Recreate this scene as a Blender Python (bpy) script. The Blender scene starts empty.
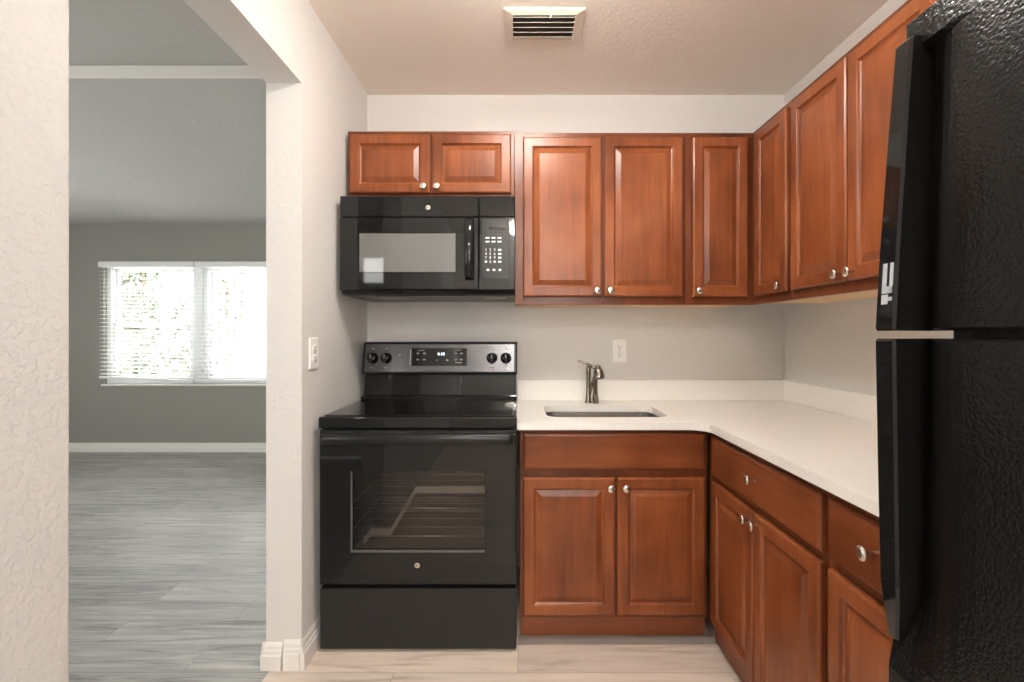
import bpy, bmesh, math, random
from mathutils import Vector, Matrix, Euler
random.seed(7)
sc = bpy.context.scene
C = sc.collection
PI = math.pi

# ------------------------------------------------------------------ camera, sky, exposure
EYE = 1.228
cam_data = bpy.data.cameras.new('camera')
cam_data.sensor_width = 36.0
cam_data.lens = 36.0 * 460.0 / 1024.0
cam_data.shift_x = -6.0 / 1024.0
cam_data.shift_y = -6.0 / 1024.0
cam_data.clip_start = 0.02
cam = bpy.data.objects.new('camera', cam_data)
C.objects.link(cam)
cam.location = (0, 0, EYE)
cam.rotation_euler = (PI / 2, 0, 0)
sc.camera = cam

world = bpy.data.worlds.new('sky')
sc.world = world
world.use_nodes = True
bgn = world.node_tree.nodes['Background']
bgn.inputs['Color'].default_value = (0.97, 0.965, 0.93, 1)
bgn.inputs['Strength'].default_value = 7.0

sc.view_settings.view_transform = 'Standard'
sc.view_settings.look = 'None'
sc.view_settings.gamma = 1.0
sc.view_settings.use_curve_mapping = False
sc.view_settings.exposure = 0.86
sc.cycles.use_denoising = True
sc.cycles.max_bounces = 10
sc.cycles.diffuse_bounces = 6
sc.cycles.transparent_max_bounces = 16
sc.cycles.sample_clamp_indirect = 8.0

def sky_portal(name, loc, rot, sx, sy):
    """guides the sky light through a real window opening"""
    l = bpy.data.lights.new(name, 'AREA')
    l.shape = 'RECTANGLE'; l.size = sx; l.size_y = sy
    l.cycles.is_portal = True
    o = bpy.data.objects.new(name, l); C.objects.link(o)
    o.location = loc; o.rotation_euler = rot
    return o
sun_l = bpy.data.lights.new('sun', 'SUN'); sun_l.energy = 40.0; sun_l.angle = 0.02; sun_l.color = (1.0, 0.97, 0.92)
sun_o = bpy.data.objects.new('sun', sun_l); C.objects.link(sun_o)
sun_o.rotation_euler = (0, math.radians(38), 0)      # high over the right end of the house, along the window wall

# area lights shine along local -Z
sky_portal('window_portal', (-3.365, 5.02, 1.345), (-PI / 2, 0, 0), 2.02, 1.27)
sky_portal('window_portal', (0.62, -1.86, 1.55), (PI / 2, 0, 0), 1.1, 1.2)
sky_portal('window_portal', (-3.6, -1.14, 1.45), (PI / 2, 0, 0), 1.7, 1.4)
sky_portal('window_portal', (-5.66, 2.6, 1.35), (0, -PI / 2, 0), 1.3, 1.8)

CEILING_LAMP = 43.0      # radiance of the frosted ceiling lamp

# ------------------------------------------------------------------ materials
def new_mat(name):
    m = bpy.data.materials.new(name); m.use_nodes = True
    nt = m.node_tree
    return m, nt, nt.nodes['Principled BSDF']

def simple(name, col, rough=0.5, metal=0.0, spec=0.5, coat=0.0):
    m, nt, b = new_mat(name)
    b.inputs['Base Color'].default_value = (*col, 1)
    b.inputs['Roughness'].default_value = rough
    b.inputs['Metallic'].default_value = metal
    b.inputs['Specular IOR Level'].default_value = spec
    b.inputs['Coat Weight'].default_value = coat
    return m

def N(nt, kind, **kw):
    n = nt.nodes.new(kind)
    for k, v in kw.items():
        if k in n.inputs: n.inputs[k].default_value = v
        else: setattr(n, k, v)
    return n

def L(nt, a, b): nt.links.new(a, b)

def plaster(name, col, scale=45.0, strength=0.25, dist=0.004, rough=0.85, second=True):
    """painted wall with a hand-trowelled / sprayed texture"""
    m, nt, b = new_mat(name)
    tc = N(nt, 'ShaderNodeTexCoord')
    n1 = N(nt, 'ShaderNodeTexNoise', Scale=scale, Detail=5.0, Roughness=0.55, Distortion=0.2)
    L(nt, tc.outputs['Object'], n1.inputs['Vector'])
    r = N(nt, 'ShaderNodeValToRGB')
    r.color_ramp.elements[0].position = 0.48; r.color_ramp.elements[1].position = 0.62
    L(nt, n1.outputs['Fac'], r.inputs['Fac'])
    bp = N(nt, 'ShaderNodeBump', Strength=strength, Distance=dist)
    L(nt, r.outputs['Color'], bp.inputs['Height'])
    L(nt, bp.outputs['Normal'], b.inputs['Normal'])
    n2 = N(nt, 'ShaderNodeTexNoise', Scale=1.7, Detail=5.0)
    L(nt, tc.outputs['Object'], n2.inputs['Vector'])
    mx = N(nt, 'ShaderNodeMixRGB'); mx.blend_type = 'MIX'
    mx.inputs['Color1'].default_value = (*[c * 0.95 for c in col], 1)
    mx.inputs['Color2'].default_value = (*[min(1, c * 1.04) for c in col], 1)
    L(nt, n2.outputs['Fac'], mx.inputs['Fac'])
    L(nt, mx.outputs['Color'], b.inputs['Base Color'])
    b.inputs['Roughness'].default_value = rough
    return m

def wood(name, axis, dark=(0.100, 0.025, 0.0075), mid=(0.220, 0.061, 0.0195), light=(0.335, 0.107, 0.038), rough=0.30):
    """cherry-stained cabinet wood, grain along the given axis"""
    m, nt, b = new_mat(name)
    tc = N(nt, 'ShaderNodeTexCoord')
    oi = N(nt, 'ShaderNodeObjectInfo')
    add = N(nt, 'ShaderNodeVectorMath', operation='ADD')
    mul = N(nt, 'ShaderNodeVectorMath', operation='SCALE'); mul.inputs['Scale'].default_value = 13.0
    cmb = N(nt, 'ShaderNodeCombineXYZ')
    for k in 'XYZ': L(nt, oi.outputs['Random'], cmb.inputs[k])
    L(nt, cmb.outputs[0], mul.inputs[0])
    L(nt, tc.outputs['Object'], add.inputs[0]); L(nt, mul.outputs[0], add.inputs[1])
    mp = N(nt, 'ShaderNodeMapping')
    s = {'Z': (22, 22, 1.6), 'X': (1.6, 22, 22)}[axis]
    mp.inputs['Scale'].default_value = s
    L(nt, add.outputs[0], mp.inputs['Vector'])
    n1 = N(nt, 'ShaderNodeTexNoise', Scale=1.6, Detail=7.0, Roughness=0.62, Distortion=0.6)
    L(nt, mp.outputs[0], n1.inputs['Vector'])
    n2 = N(nt, 'ShaderNodeTexNoise', Scale=3.2, Detail=2.0)
    L(nt, add.outputs[0], n2.inputs['Vector'])
    mix = N(nt, 'ShaderNodeMath', operation='MULTIPLY_ADD')
    mix.inputs[1].default_value = 0.40
    hlf = N(nt, 'ShaderNodeMath', operation='MULTIPLY'); hlf.inputs[1].default_value = 0.60
    L(nt, n2.outputs['Fac'], hlf.inputs[0])
    L(nt, n1.outputs['Fac'], mix.inputs[0]); L(nt, hlf.outputs[0], mix.inputs[2])
    r = N(nt, 'ShaderNodeValToRGB')
    r.color_ramp.elements[0].position = 0.30; r.color_ramp.elements[0].color = (*dark, 1)
    r.color_ramp.elements[1].position = 0.72; r.color_ramp.elements[1].color = (*light, 1)
    e = r.color_ramp.elements.new(0.5); e.color = (*mid, 1)
    L(nt, mix.outputs[0], r.inputs['Fac'])
    L(nt, r.outputs['Color'], b.inputs['Base Color'])
    b.inputs['Roughness'].default_value = rough
    b.inputs['Specular IOR Level'].default_value = 0.35
    return m

def plank_floor(name, dark, mid, light, stretch=14):
    """laminate boards running along x, pale brown-grey"""
    m, nt, b = new_mat(name)
    tc = N(nt, 'ShaderNodeTexCoord')
    br = N(nt, 'ShaderNodeTexBrick', offset=0.37, offset_frequency=2, squash=1.0)
    br.inputs['Scale'].default_value = 1.0
    br.inputs['Mortar Size'].default_value = 0.0012
    br.inputs['Mortar Smooth'].default_value = 0.2
    br.inputs['Brick Width'].default_value = 1.22
    br.inputs['Row Height'].default_value = 0.152
    br.inputs['Color1'].default_value = (0.0, 0, 0, 1)
    br.inputs['Color2'].default_value = (1, 1, 1, 1)
    br.inputs['Mortar'].default_value = (0.4, 0.4, 0.4, 1)
    L(nt, tc.outputs['Object'], br.inputs['Vector'])
    off = N(nt, 'ShaderNodeVectorMath', operation='MULTIPLY_ADD')
    off.inputs[1].default_value = (5.3, 1.7, 2.1)
    L(nt, br.outputs['Color'], off.inputs[0]); L(nt, tc.outputs['Object'], off.inputs[2])
    mp = N(nt, 'ShaderNodeMapping'); mp.inputs['Scale'].default_value = (1.3, stretch, 1)
    L(nt, off.outputs[0], mp.inputs['Vector'])
    n1 = N(nt, 'ShaderNodeTexNoise', Scale=1.6, Detail=7.0, Roughness=0.62, Distortion=1.1)
    L(nt, mp.outputs[0], n1.inputs['Vector'])
    r = N(nt, 'ShaderNodeValToRGB')
    r.color_ramp.elements[0].position = 0.27; r.color_ramp.elements[0].color = (*dark, 1)
    r.color_ramp.elements[1].position = 0.70; r.color_ramp.elements[1].color = (*light, 1)
    e = r.color_ramp.elements.new(0.46); e.color = (*mid, 1)
    L(nt, n1.outputs['Fac'], r.inputs['Fac'])
    tint = N(nt, 'ShaderNodeMixRGB'); tint.blend_type = 'MULTIPLY'; tint.inputs['Fac'].default_value = 1.0
    tr = N(nt, 'ShaderNodeValToRGB')
    tr.color_ramp.elements[0].color = (0.84, 0.84, 0.85, 1); tr.color_ramp.elements[1].color = (1.06, 1.05, 1.04, 1)
    L(nt, br.outputs['Color'], tr.inputs['Fac'])
    L(nt, r.outputs['Color'], tint.inputs['Color1']); L(nt, tr.outputs['Color'], tint.inputs['Color2'])
    seam = N(nt, 'ShaderNodeMixRGB'); seam.blend_type = 'MIX'
    seam.inputs['Color2'].default_value = (0.12, 0.10, 0.085, 1)
    sm = N(nt, 'ShaderNodeMath', operation='MULTIPLY'); sm.inputs[1].default_value = 0.6
    L(nt, br.outputs['Fac'], sm.inputs[0]); L(nt, sm.outputs[0], seam.inputs['Fac'])
    L(nt, tint.outputs['Color'], seam.inputs['Color1'])
    L(nt, seam.outputs['Color'], b.inputs['Base Color'])
    b.inputs['Roughness'].default_value = 0.42
    bp = N(nt, 'ShaderNodeBump', Strength=0.12, Distance=0.002)
    L(nt, n1.outputs['Fac'], bp.inputs['Height']); L(nt, bp.outputs['Normal'], b.inputs['Normal'])
    return m

def quartz(name):
    m, nt, b = new_mat(name)
    tc = N(nt, 'ShaderNodeTexCoord')
    n1 = N(nt, 'ShaderNodeTexNoise', Scale=190.0, Detail=3.0, Roughness=0.7)
    L(nt, tc.outputs['Object'], n1.inputs['Vector'])
    r = N(nt, 'ShaderNodeValToRGB')
    r.color_ramp.elements[0].position = 0.28; r.color_ramp.elements[0].color = (0.74, 0.71, 0.66, 1)
    r.color_ramp.elements[1].position = 0.46; r.color_ramp.elements[1].color = (0.87, 0.845, 0.80, 1)
    L(nt, n1.outputs['Fac'], r.inputs['Fac'])
    L(nt, r.outputs['Color'], b.inputs['Base Color'])
    b.inputs['Roughness'].default_value = 0.38
    return m

def leather_black(name):
    """black fridge enamel with a pebbled surface"""
    m, nt, b = new_mat(name)
    tc = N(nt, 'ShaderNodeTexCoord')
    v = N(nt, 'ShaderNodeTexNoise', Scale=190.0, Detail=2.0, Roughness=0.5, Distortion=0.3)
    L(nt, tc.outputs['Object'], v.inputs['Vector'])
    bp = N(nt, 'ShaderNodeBump', Strength=0.7, Distance=0.0012)
    L(nt, v.outputs['Fac'], bp.inputs['Height']); L(nt, bp.outputs['Normal'], b.inputs['Normal'])
    b.inputs['Base Color'].default_value = (0.006, 0.0057, 0.0053, 1)
    b.inputs['Roughness'].default_value = 0.22
    b.inputs['Specular IOR Level'].default_value = 0.28
    return m

def glassy(name, clear, gloss, col=(1, 1, 1), rough=0.02):
    """see-through pane with a sharp reflection"""
    m, nt, b = new_mat(name)
    nt.nodes.remove(b)
    out = nt.nodes['Material Output']
    tr = N(nt, 'ShaderNodeBsdfTransparent'); tr.inputs['Color'].default_value = (*[clear * c for c in col], 1)
    gl = N(nt, 'ShaderNodeBsdfGlossy'); gl.inputs['Roughness'].default_value = rough
    fr = N(nt, 'ShaderNodeFresnel', IOR=1.5)
    mu = N(nt, 'ShaderNodeMath', operation='MULTIPLY'); mu.inputs[1].default_value = gloss
    mx = N(nt, 'ShaderNodeMixShader')
    L(nt, fr.outputs[0], mu.inputs[0]); L(nt, mu.outputs[0], mx.inputs['Fac'])
    L(nt, tr.outputs[0], mx.inputs[1]); L(nt, gl.outputs[0], mx.inputs[2])
    L(nt, mx.outputs[0], out.inputs['Surface'])
    return m

def lamp(name, col, strength):
    m, nt, b = new_mat(name)
    b.inputs['Base Color'].default_value = (0.8, 0.8, 0.8, 1)
    b.inputs['Emission Color'].default_value = (*col, 1)
    b.inputs['Emission Strength'].default_value = strength
    return m

M = dict(
    wall=plaster('kitchen_wall_paint', (0.73, 0.71, 0.685), 48, 0.14, 0.004),
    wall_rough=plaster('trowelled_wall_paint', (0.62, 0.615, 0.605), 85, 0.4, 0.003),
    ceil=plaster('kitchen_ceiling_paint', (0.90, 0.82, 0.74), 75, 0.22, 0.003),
    grey=plaster('grey_living_wall_paint', (0.30, 0.293, 0.265), 40, 0.15, 0.002),
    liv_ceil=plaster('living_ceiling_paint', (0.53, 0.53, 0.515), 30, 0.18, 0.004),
    trim=simple('white_trim_paint', (0.82, 0.79, 0.75), 0.45),
    floor=plank_floor('beige_laminate_planks', (0.45, 0.36, 0.29), (0.73, 0.615, 0.515), (0.84, 0.735, 0.635)),
    gfloor=plank_floor('grey_laminate_planks', (0.13, 0.130, 0.123), (0.34, 0.34, 0.325), (0.53, 0.535, 0.51), 22),
    woodZ=wood('cherry_wood_upright', 'Z'),
    woodX=wood('cherry_wood_lengthwise', 'X', (0.085, 0.021, 0.006), (0.185, 0.050, 0.016), (0.29, 0.088, 0.031)),
    woodF=wood('cherry_wood_frame', 'Z', (0.070, 0.017, 0.005), (0.145, 0.039, 0.013), (0.21, 0.064, 0.023)),
    toe=wood('cherry_wood_toe', 'X', (0.13, 0.035, 0.014), (0.22, 0.065, 0.026), (0.29, 0.095, 0.04)),
    tan=wood('pale_cabinet_underside', 'X', (0.66, 0.44, 0.25), (0.78, 0.54, 0.32), (0.84, 0.62, 0.39), 0.6),
    nickel=simple('satin_nickel', (0.72, 0.67, 0.60), 0.25, 1.0),
    dnickel=simple('brushed_nickel', (0.27, 0.24, 0.20), 0.27, 1.0),
    steel=simple('stainless_steel', (0.30, 0.275, 0.245), 0.33, 1.0),
    black=simple('black_gloss_enamel', (0.009, 0.009, 0.009), 0.04, 0, .4),
    bsatin=simple('black_satin_enamel', (0.015, 0.015, 0.014), 0.30, 0, .35),
    bglass=simple('black_ceramic_glass', (0.006, 0.006, 0.006), 0.05),
    bmatt=simple('black_matt_plastic', (0.014, 0.014, 0.014), 0.5),
    bmetal=simple('dark_brushed_panel', (0.105, 0.105, 0.11), 0.24, 0.75),
    leather=leather_black('pebbled_black_enamel'),
    mwglass=simple('microwave_window_mesh', (0.155, 0.155, 0.150), 0.03),
    ovenglass=glassy('oven_window_glass', 0.72, 1.0, (1, 0.96, 0.93)),
    ovenin=simple('oven_enamel', (0.26, 0.245, 0.232), 0.5),
    shield=simple('grey_enamel_shield', (0.62, 0.59, 0.56), 0.5),
    rack=simple('oven_rack_chrome', (0.75, 0.72, 0.68), 0.3, 1.0),
    white=simple('white_plastic', (0.92, 0.91, 0.89), 0.35),
    offwhite=simple('vent_enamel', (0.80, 0.72, 0.62), 0.45),
    ventdark=simple('vent_throat', (0.07, 0.055, 0.04), 0.7),
    slot=simple('dark_slot', (0.02, 0.02, 0.02), 0.6),
    print=simple('white_print', (0.75, 0.75, 0.75), 0.5),
    stickermat=simple('worn_paper', (0.42, 0.43, 0.45), 0.7),
    greyprint=simple('grey_print', (0.35, 0.35, 0.36), 0.5),
    digit=lamp('lit_digits', (0.75, 0.92, 1.0), 1.6),
    quartz=quartz('white_quartz'),
    vinyl=simple('white_window_vinyl', (0.72, 0.74, 0.75), 0.4),
    blind=simple('white_blind_slat', (0.82, 0.83, 0.83), 0.5),
    pane=glassy('window_glass', 0.96, 0.6),
    lampg=lamp('frosted_lamp_glass', (1.0, 0.965, 0.915), CEILING_LAMP),
    lampg2=lamp('frosted_lamp_glass_dim', (1.0, 0.965, 0.92), CEILING_LAMP * 1.75),
    leaf=simple('leaf_green', (0.060, 0.085, 0.050), 0.5),
    bark=simple('bark', (0.16, 0.12, 0.09), 0.9),
    lawn=simple('pale_patio', (0.50, 0.50, 0.47), 0.9),  # outside ground made pale to bounce light onto the living-room ceiling
    strip=plaster('worn_subfloor', (0.25, 0.21, 0.185), 30, 0.3, 0.002),
    doorpaint=simple('white_door_paint', (0.75, 0.74, 0.72), 0.4),
)

# ------------------------------------------------------------------ mesh helpers
class MB:
    """collects shapes into one mesh; off is subtracted so world coordinates can be typed"""
    def __init__(self, off=(0, 0, 0)):
        self.bm = bmesh.new(); self.off = Vector(off)
    def _take(self, b, smooth=False):
        for f in b.faces: f.smooth = smooth
        me = bpy.data.meshes.new('t'); b.to_mesh(me); b.free()
        self.bm.from_mesh(me); bpy.data.meshes.remove(me)
        return self
    def box(self, x0, x1, y0, y1, z0, z1, bev=0.0, seg=2, rot=None, smooth=False):
        b = bmesh.new(); bmesh.ops.create_cube(b, size=1.0)
        sx, sy, sz = x1 - x0, y1 - y0, z1 - z0
        for v in b.verts: v.co = Vector((v.co.x * sx, v.co.y * sy, v.co.z * sz))
        if bev > 0:
            bmesh.ops.bevel(b, geom=b.edges[:], offset=min(bev, 0.49 * min(sx, sy, sz)), segments=seg, affect='EDGES', profile=0.5)
        c = Vector(((x0 + x1) / 2, (y0 + y1) / 2, (z0 + z1) / 2))
        for v in b.verts:
            p = v.co
            if rot is not None: p = rot @ p
            v.co = p + c
        return self._take(b, smooth)
    def lathe(self, prof, center, axis=(0, 0, 1), n=24, smooth=True):
        """prof: (radius, height along axis)"""
        b = bmesh.new()
        q = Vector((0, 0, 1)).rotation_difference(Vector(axis).normalized())
        c = Vector(center); rings = []
        for r, h in prof:
            if r < 1e-6: rings.append([b.verts.new(c + q @ Vector((0, 0, h)))])
            else: rings.append([b.verts.new(c + q @ Vector((r * math.cos(2 * PI * i / n), r * math.sin(2 * PI * i / n), h))) for i in range(n)])
        for a, d in zip(rings, rings[1:]):
            if len(a) == 1 and len(d) == 1: continue
            for i in range(n):
                j = (i + 1) % n
                if len(a) == 1: b.faces.new((a[0], d[i], d[j]))
                elif len(d) == 1: b.faces.new((a[i], a[j], d[0]))
                else: b.faces.new((a[i], a[j], d[j], d[i]))
        if len(rings[0]) > 1: b.faces.new(rings[0][::-1])
        if len(rings[-1]) > 1: b.faces.new(rings[-1])
        bmesh.ops.recalc_face_normals(b, faces=b.faces[:])
        self._take(b, smooth); return self
    def tube(self, pts, r, n=12, smooth=True):
        """r: number or list of radii"""
        b = bmesh.new(); pts = [Vector(p) for p in pts]
        rr = r if isinstance(r, (list, tuple)) else [r] * len(pts)
        rings = []; up = None
        for i, p in enumerate(pts):
            t = (pts[min(i + 1, len(pts) - 1)] - pts[max(i - 1, 0)]).normalized()
            if up is None:
                up = Vector((0, 0, 1)) if abs(t.z) < 0.9 else Vector((1, 0, 0))
            s = t.cross(up).normalized(); up = s.cross(t).normalized()
            rings.append([b.verts.new(p + (s * math.cos(2 * PI * k / n) + up * math.sin(2 * PI * k / n)) * rr[i]) for k in range(n)])
        for a, d in zip(rings, rings[1:]):
            for k in range(n): b.faces.new((a[k], a[(k + 1) % n], d[(k + 1) % n], d[k]))
        b.faces.new(rings[0][::-1]); b.faces.new(rings[-1])
        bmesh.ops.recalc_face_normals(b, faces=b.faces[:])
        self._take(b, smooth); return self
    def loft(self, secs, smooth=False, cap=True):
        """secs: rings of equal point count"""
        b = bmesh.new(); rings = [[b.verts.new(Vector(p)) for p in s] for s in secs]
        n = len(rings[0])
        for a, d in zip(rings, rings[1:]):
            for k in range(n): b.faces.new((a[k], a[(k + 1) % n], d[(k + 1) % n], d[k]))
        if cap: b.faces.new(rings[0][::-1]); b.faces.new(rings[-1])
        bmesh.ops.recalc_face_normals(b, faces=b.faces[:])
        self._take(b, smooth); return self
    def rings(self, x0, x1, z0, z1, prof, yf=0.0, fill=True):
        """nested rectangles facing -y: prof = (inset, distance behind the front plane yf)"""
        b = bmesh.new(); rs = []
        for i, d in prof:
            rs.append([b.verts.new((x, yf + d, z)) for x, z in ((x0 + i, z0 + i), (x1 - i, z0 + i), (x1 - i, z1 - i), (x0 + i, z1 - i))])
        for a, d in zip(rs, rs[1:]):
            for k in range(4): b.faces.new((a[k], a[(k + 1) % 4], d[(k + 1) % 4], d[k]))
        if fill: b.faces.new(rs[-1])
        self._take(b); return self
    def prism(self, outline, holes, z0, z1, smooth=False):
        """plan outline with holes, extruded in z"""
        b = bmesh.new(); loops = [outline] + list(holes); es = []
        for lp in loops:
            vs = [b.verts.new((x, y, z1)) for x, y in lp]
            es += [b.edges.new((vs[i], vs[(i + 1) % len(vs)])) for i in range(len(vs))]
        bmesh.ops.triangle_fill(b, edges=es, use_beauty=True, use_dissolve=False, normal=(0, 0, 1))
        fs = b.faces[:]
        ret = bmesh.ops.extrude_face_region(b, geom=fs)
        for v in [g for g in ret['geom'] if isinstance(g, bmesh.types.BMVert)]: v.co.z = z0
        bmesh.ops.recalc_face_normals(b, faces=b.faces[:])
        self._take(b, smooth); return self
    def plate(self, rect, hole, y0, y1, bev=0.0):
        """upright plate (x0, x1, z0, z1) facing -y with a rectangular hole"""
        def q(r, i=0.0): return [(r[0] + i, r[2] + i), (r[1] - i, r[2] + i), (r[1] - i, r[3] - i), (r[0] + i, r[3] - i)]
        b = bmesh.new()
        seq = [(q(hole), y1), (q(rect), y1), (q(rect), y0 + bev), (q(rect, bev), y0), (q(hole, -bev * .5), y0), (q(hole), y0 + bev * .5), (q(hole), y1)]
        rs = [[b.verts.new((x, y, z)) for x, z in r] for r, y in seq[:-1]]
        rs.append(rs[0])
        for a, d in zip(rs, rs[1:]):
            for k in range(4): b.faces.new((a[k], a[(k + 1) % 4], d[(k + 1) % 4], d[k]))
        bmesh.ops.recalc_face_normals(b, faces=b.faces[:])
        self._take(b); return self
    def build(self, name, mat, parent=None, kind=None, label=None):
        for v in self.bm.verts: v.co -= self.off
        me = bpy.data.meshes.new(name); self.bm.to_mesh(me); self.bm.free()
        me.materials.append(mat)
        o = bpy.data.objects.new(name, me); C.objects.link(o)
        if parent is not None: o.parent = parent
        if kind: o['kind'] = kind
        if label: o['label'] = label
        return o

def thing(name, label, cat, loc=(0, 0, 0), rotz=0.0, group=None):
    o = bpy.data.objects.new(name, None); C.objects.link(o)
    o.empty_display_size = 0.1
    o.location = loc; o.rotation_euler = (0, 0, rotz)
    o['label'] = label; o['category'] = cat
    if group: o['group'] = group
    return o

def struct(name, mb, mat, parent=None):
    return mb.build(name, mat, parent, None if parent else 'structure')

def text(name, body, size, loc, rot, mat, parent, off=(0, 0, 0), extrude=0.0003):
    cu = bpy.data.curves.new(name, 'FONT'); cu.body = body; cu.size = size
    cu.align_x = 'CENTER'; cu.align_y = 'CENTER'; cu.extrude = extrude
    cu.materials.append(mat)
    tmp = bpy.data.objects.new(name, cu)
    me = bpy.data.meshes.new_from_object(tmp); bpy.data.objects.remove(tmp)
    if not me.materials: me.materials.append(mat)
    o = bpy.data.objects.new(name, me); C.objects.link(o)
    o.parent = parent; o.location = Vector(loc) - Vector(off); o.rotation_euler = rot
    return o

def rrect(x0, x1, y0, y1, r, n=7):
    pts = []
    for cx, cy, a0 in ((x1 - r, y0 + r, -PI / 2), (x1 - r, y1 - r, 0), (x0 + r, y1 - r, PI / 2), (x0 + r, y0 + r, PI)):
        for i in range(n + 1):
            a = a0 + PI / 2 * i / n
            pts.append((cx + r * math.cos(a), cy + r * math.sin(a)))
    return pts

# ------------------------------------------------------------------ the room
XL, XR, YB, YF = -0.797, 1.407, 2.433, -1.75       # kitchen
XP = -0.928                                        # living-room side of the partition
LXL, LYB, LYF = -5.55, 4.83, -1.0                  # living room
HC, HN, HFAR = 2.498, 2.44, 2.39                   # ceilings
O0, O1, OH = 0.820, 1.695, 2.157                    # opening between the rooms

struct('floor', MB().box(XP + .02, XR + .12, YF - .12, YB + .12, -0.08, 0.0), M['floor'])
struct('floor_living', MB().box(LXL - .12, XP + .02, LYF - .12, LYB + .12, -0.08, 0.0), M['gfloor'])
# partition wall with the wide opening
struct('wall_left', MB().box(XP, XL, O1, LYB, 0, HC + .1).box(XP, XL, O0, O1, OH, HC + .1), M['wall'])
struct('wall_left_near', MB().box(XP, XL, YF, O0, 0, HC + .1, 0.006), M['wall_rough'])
struct('wall_back', MB().box(XL, XR + .12, YB, YB + .12, 0, HC + .1), M['wall'])
struct('wall_right', MB().box(XR, XR + .12, YF - .12, YB, 0, HC + .1), M['wall'])
W3 = (0.07, 1.17, 0.95, 2.15)                      # kitchen window behind the camera
struct('wall_front', MB().box(XL, W3[0], YF - .12, YF, 0, HC + .1).box(W3[1], XR, YF - .12, YF, 0, HC + .1)
       .box(W3[0], W3[1], YF - .12, YF, 0, W3[2]).box(W3[0], W3[1], YF - .12, YF, W3[3], HC + .1), M['wall'])
struct('ceiling', MB().box(XL, XR, YF, YB, HC, HC + .1), M['ceil'])
# living room shell
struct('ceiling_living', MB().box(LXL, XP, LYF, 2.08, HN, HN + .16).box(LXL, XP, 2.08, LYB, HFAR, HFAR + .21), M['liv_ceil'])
struct('trim_4', MB().box(LXL, XP - .001, 2.064, 2.0795, HFAR - .004, HN - .001, .002), M['trim'])     # added strip along the step in the ceiling, paler than the ceiling paint
WX0, WXM0, WXM1, WX1, WZ0, WZ1 = -4.352, -3.39, -3.325, -2.345, 0.712, 1.985
struct('wall_far', MB().box(LXL - .12, WX0, LYB, LYB + .14, 0, HC + .1).box(WX1, XP + .131, LYB, LYB + .14, 0, HC + .1)
       .box(WX0, WX1, LYB, LYB + .14, 0, WZ0).box(WX0, WX1, LYB, LYB + .14, WZ1, HC + .1), M['grey'])
LW = (1.7, 3.5, 0.7, 2.0)  # unseen window added to brighten the living-room floor
struct('wall_living_left', MB().box(LXL - .12, LXL, LYF, LW[0], 0, HC + .1).box(LXL - .12, LXL, LW[1], LYB, 0, HC + .1)
       .box(LXL - .12, LXL, LW[0], LW[1], 0, LW[2]).box(LXL - .12, LXL, LW[0], LW[1], LW[3], HC + .1), M['grey'])
DX0, DX1 = -2.02, -1.08
LF = (-4.5, -2.7, .75, 2.1)  # unseen window added to light the ceiling step and the far wall
struct('wall_living_front', MB().box(LXL - .12, LF[0], LYF - .12, LYF, 0, HC + .1).box(LF[1], DX0, LYF - .12, LYF, 0, HC + .1)
       .box(LF[0], LF[1], LYF - .12, LYF, 0, LF[2]).box(LF[0], LF[1], LYF - .12, LYF, LF[3], HC + .1).box(DX1, XP, LYF - .12, LYF, 0, HC + .1)
       .box(DX0, DX1, LYF - .12, LYF, 2.16, HC + .1), M['grey'])

def base_profile(h=0.1, t=0.016):
    return [(0, 0), (t, 0), (t, h * .55), (t * .72, h * .60), (t * .72, h * .70), (t * .5, h * .76), (t * .5, h * .88), (t * .3, h * .95), (0.002, h), (0, h)]
def baseboard(name, p0, p1, nrm, h=0.1):
    p0, p1, nrm = Vector(p0), Vector(p1), Vector(nrm)
    secs = [[(p.x + nrm.x * d, p.y + nrm.y * d, z + 0.001) for d, z in base_profile(h)] for p in (p0, p1)]
    return MB().loft(secs).build(name, M['trim'], None, 'structure')
baseboard('baseboard_left', (XL, O1 - .014, 0), (XL, 2.42, 0), (1, 0, 0), .105)
baseboard('baseboard_jamb', (XL - .002, O1, 0), (XL - .062, O1, 0), (0, -1, 0), .105)
baseboard('baseboard_jamb_outer', (XL - .070, O1, 0), (XP - .012, O1, 0), (0, -1, 0), .096)
baseboard('baseboard_living', (XP, O1 - .012, 0), (XP, LYB, 0), (-1, 0, 0), .096)
baseboard('baseboard_far', (LXL, LYB, 0), (XP, LYB, 0), (0, -1, 0), .095)
baseboard('baseboard_living_left', (LXL, LYF, 0), (LXL, LYB, 0), (1, 0, 0), .095)
struct('trim_1', MB().box(0.0, 0.80, 1.826, 1.884, 0.0, 0.003), M['strip'])     # bare strip where the boards stop short of the toe kick

# windows
def window(name, x0, x1, y, z0, z1, zm):
    """single-hung unit looking along -y into the room, frame centred in the wall at y"""
    w = .05
    root = MB().box(x0, x0 + w, y, y + .09, z0, z1, .003).box(x1 - w, x1, y, y + .09, z0, z1, .003) \
        .box(x0 + w, x1 - w, y, y + .09, z1 - w, z1, .003).box(x0 + w, x1 - w, y, y + .09, z0, z0 + w, .003).build(name, M['vinyl'], None, 'structure')
    a, b = x0 + w, x1 - w
    def sash(nm, za, zb, ya, s):
        MB().box(a, a + s, ya, ya + .03, za, zb, .003).box(b - s, b, ya, ya + .03, za, zb, .003) \
            .box(a + s, b - s, ya, ya + .03, zb - s, zb, .003).box(a + s, b - s, ya, ya + .03, za, za + s, .003).build(nm, M['vinyl'], root)
        MB().box(a + s, b - s, ya + .013, ya + .017, za + s, zb - s).build('pane', M['pane'], root)
    sash('upper_sash', zm - .02, z1 - w, y + .05, .03)
    sash('lower_sash', z0 + w, zm + .02, y + .012, .042)
    return root
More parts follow.
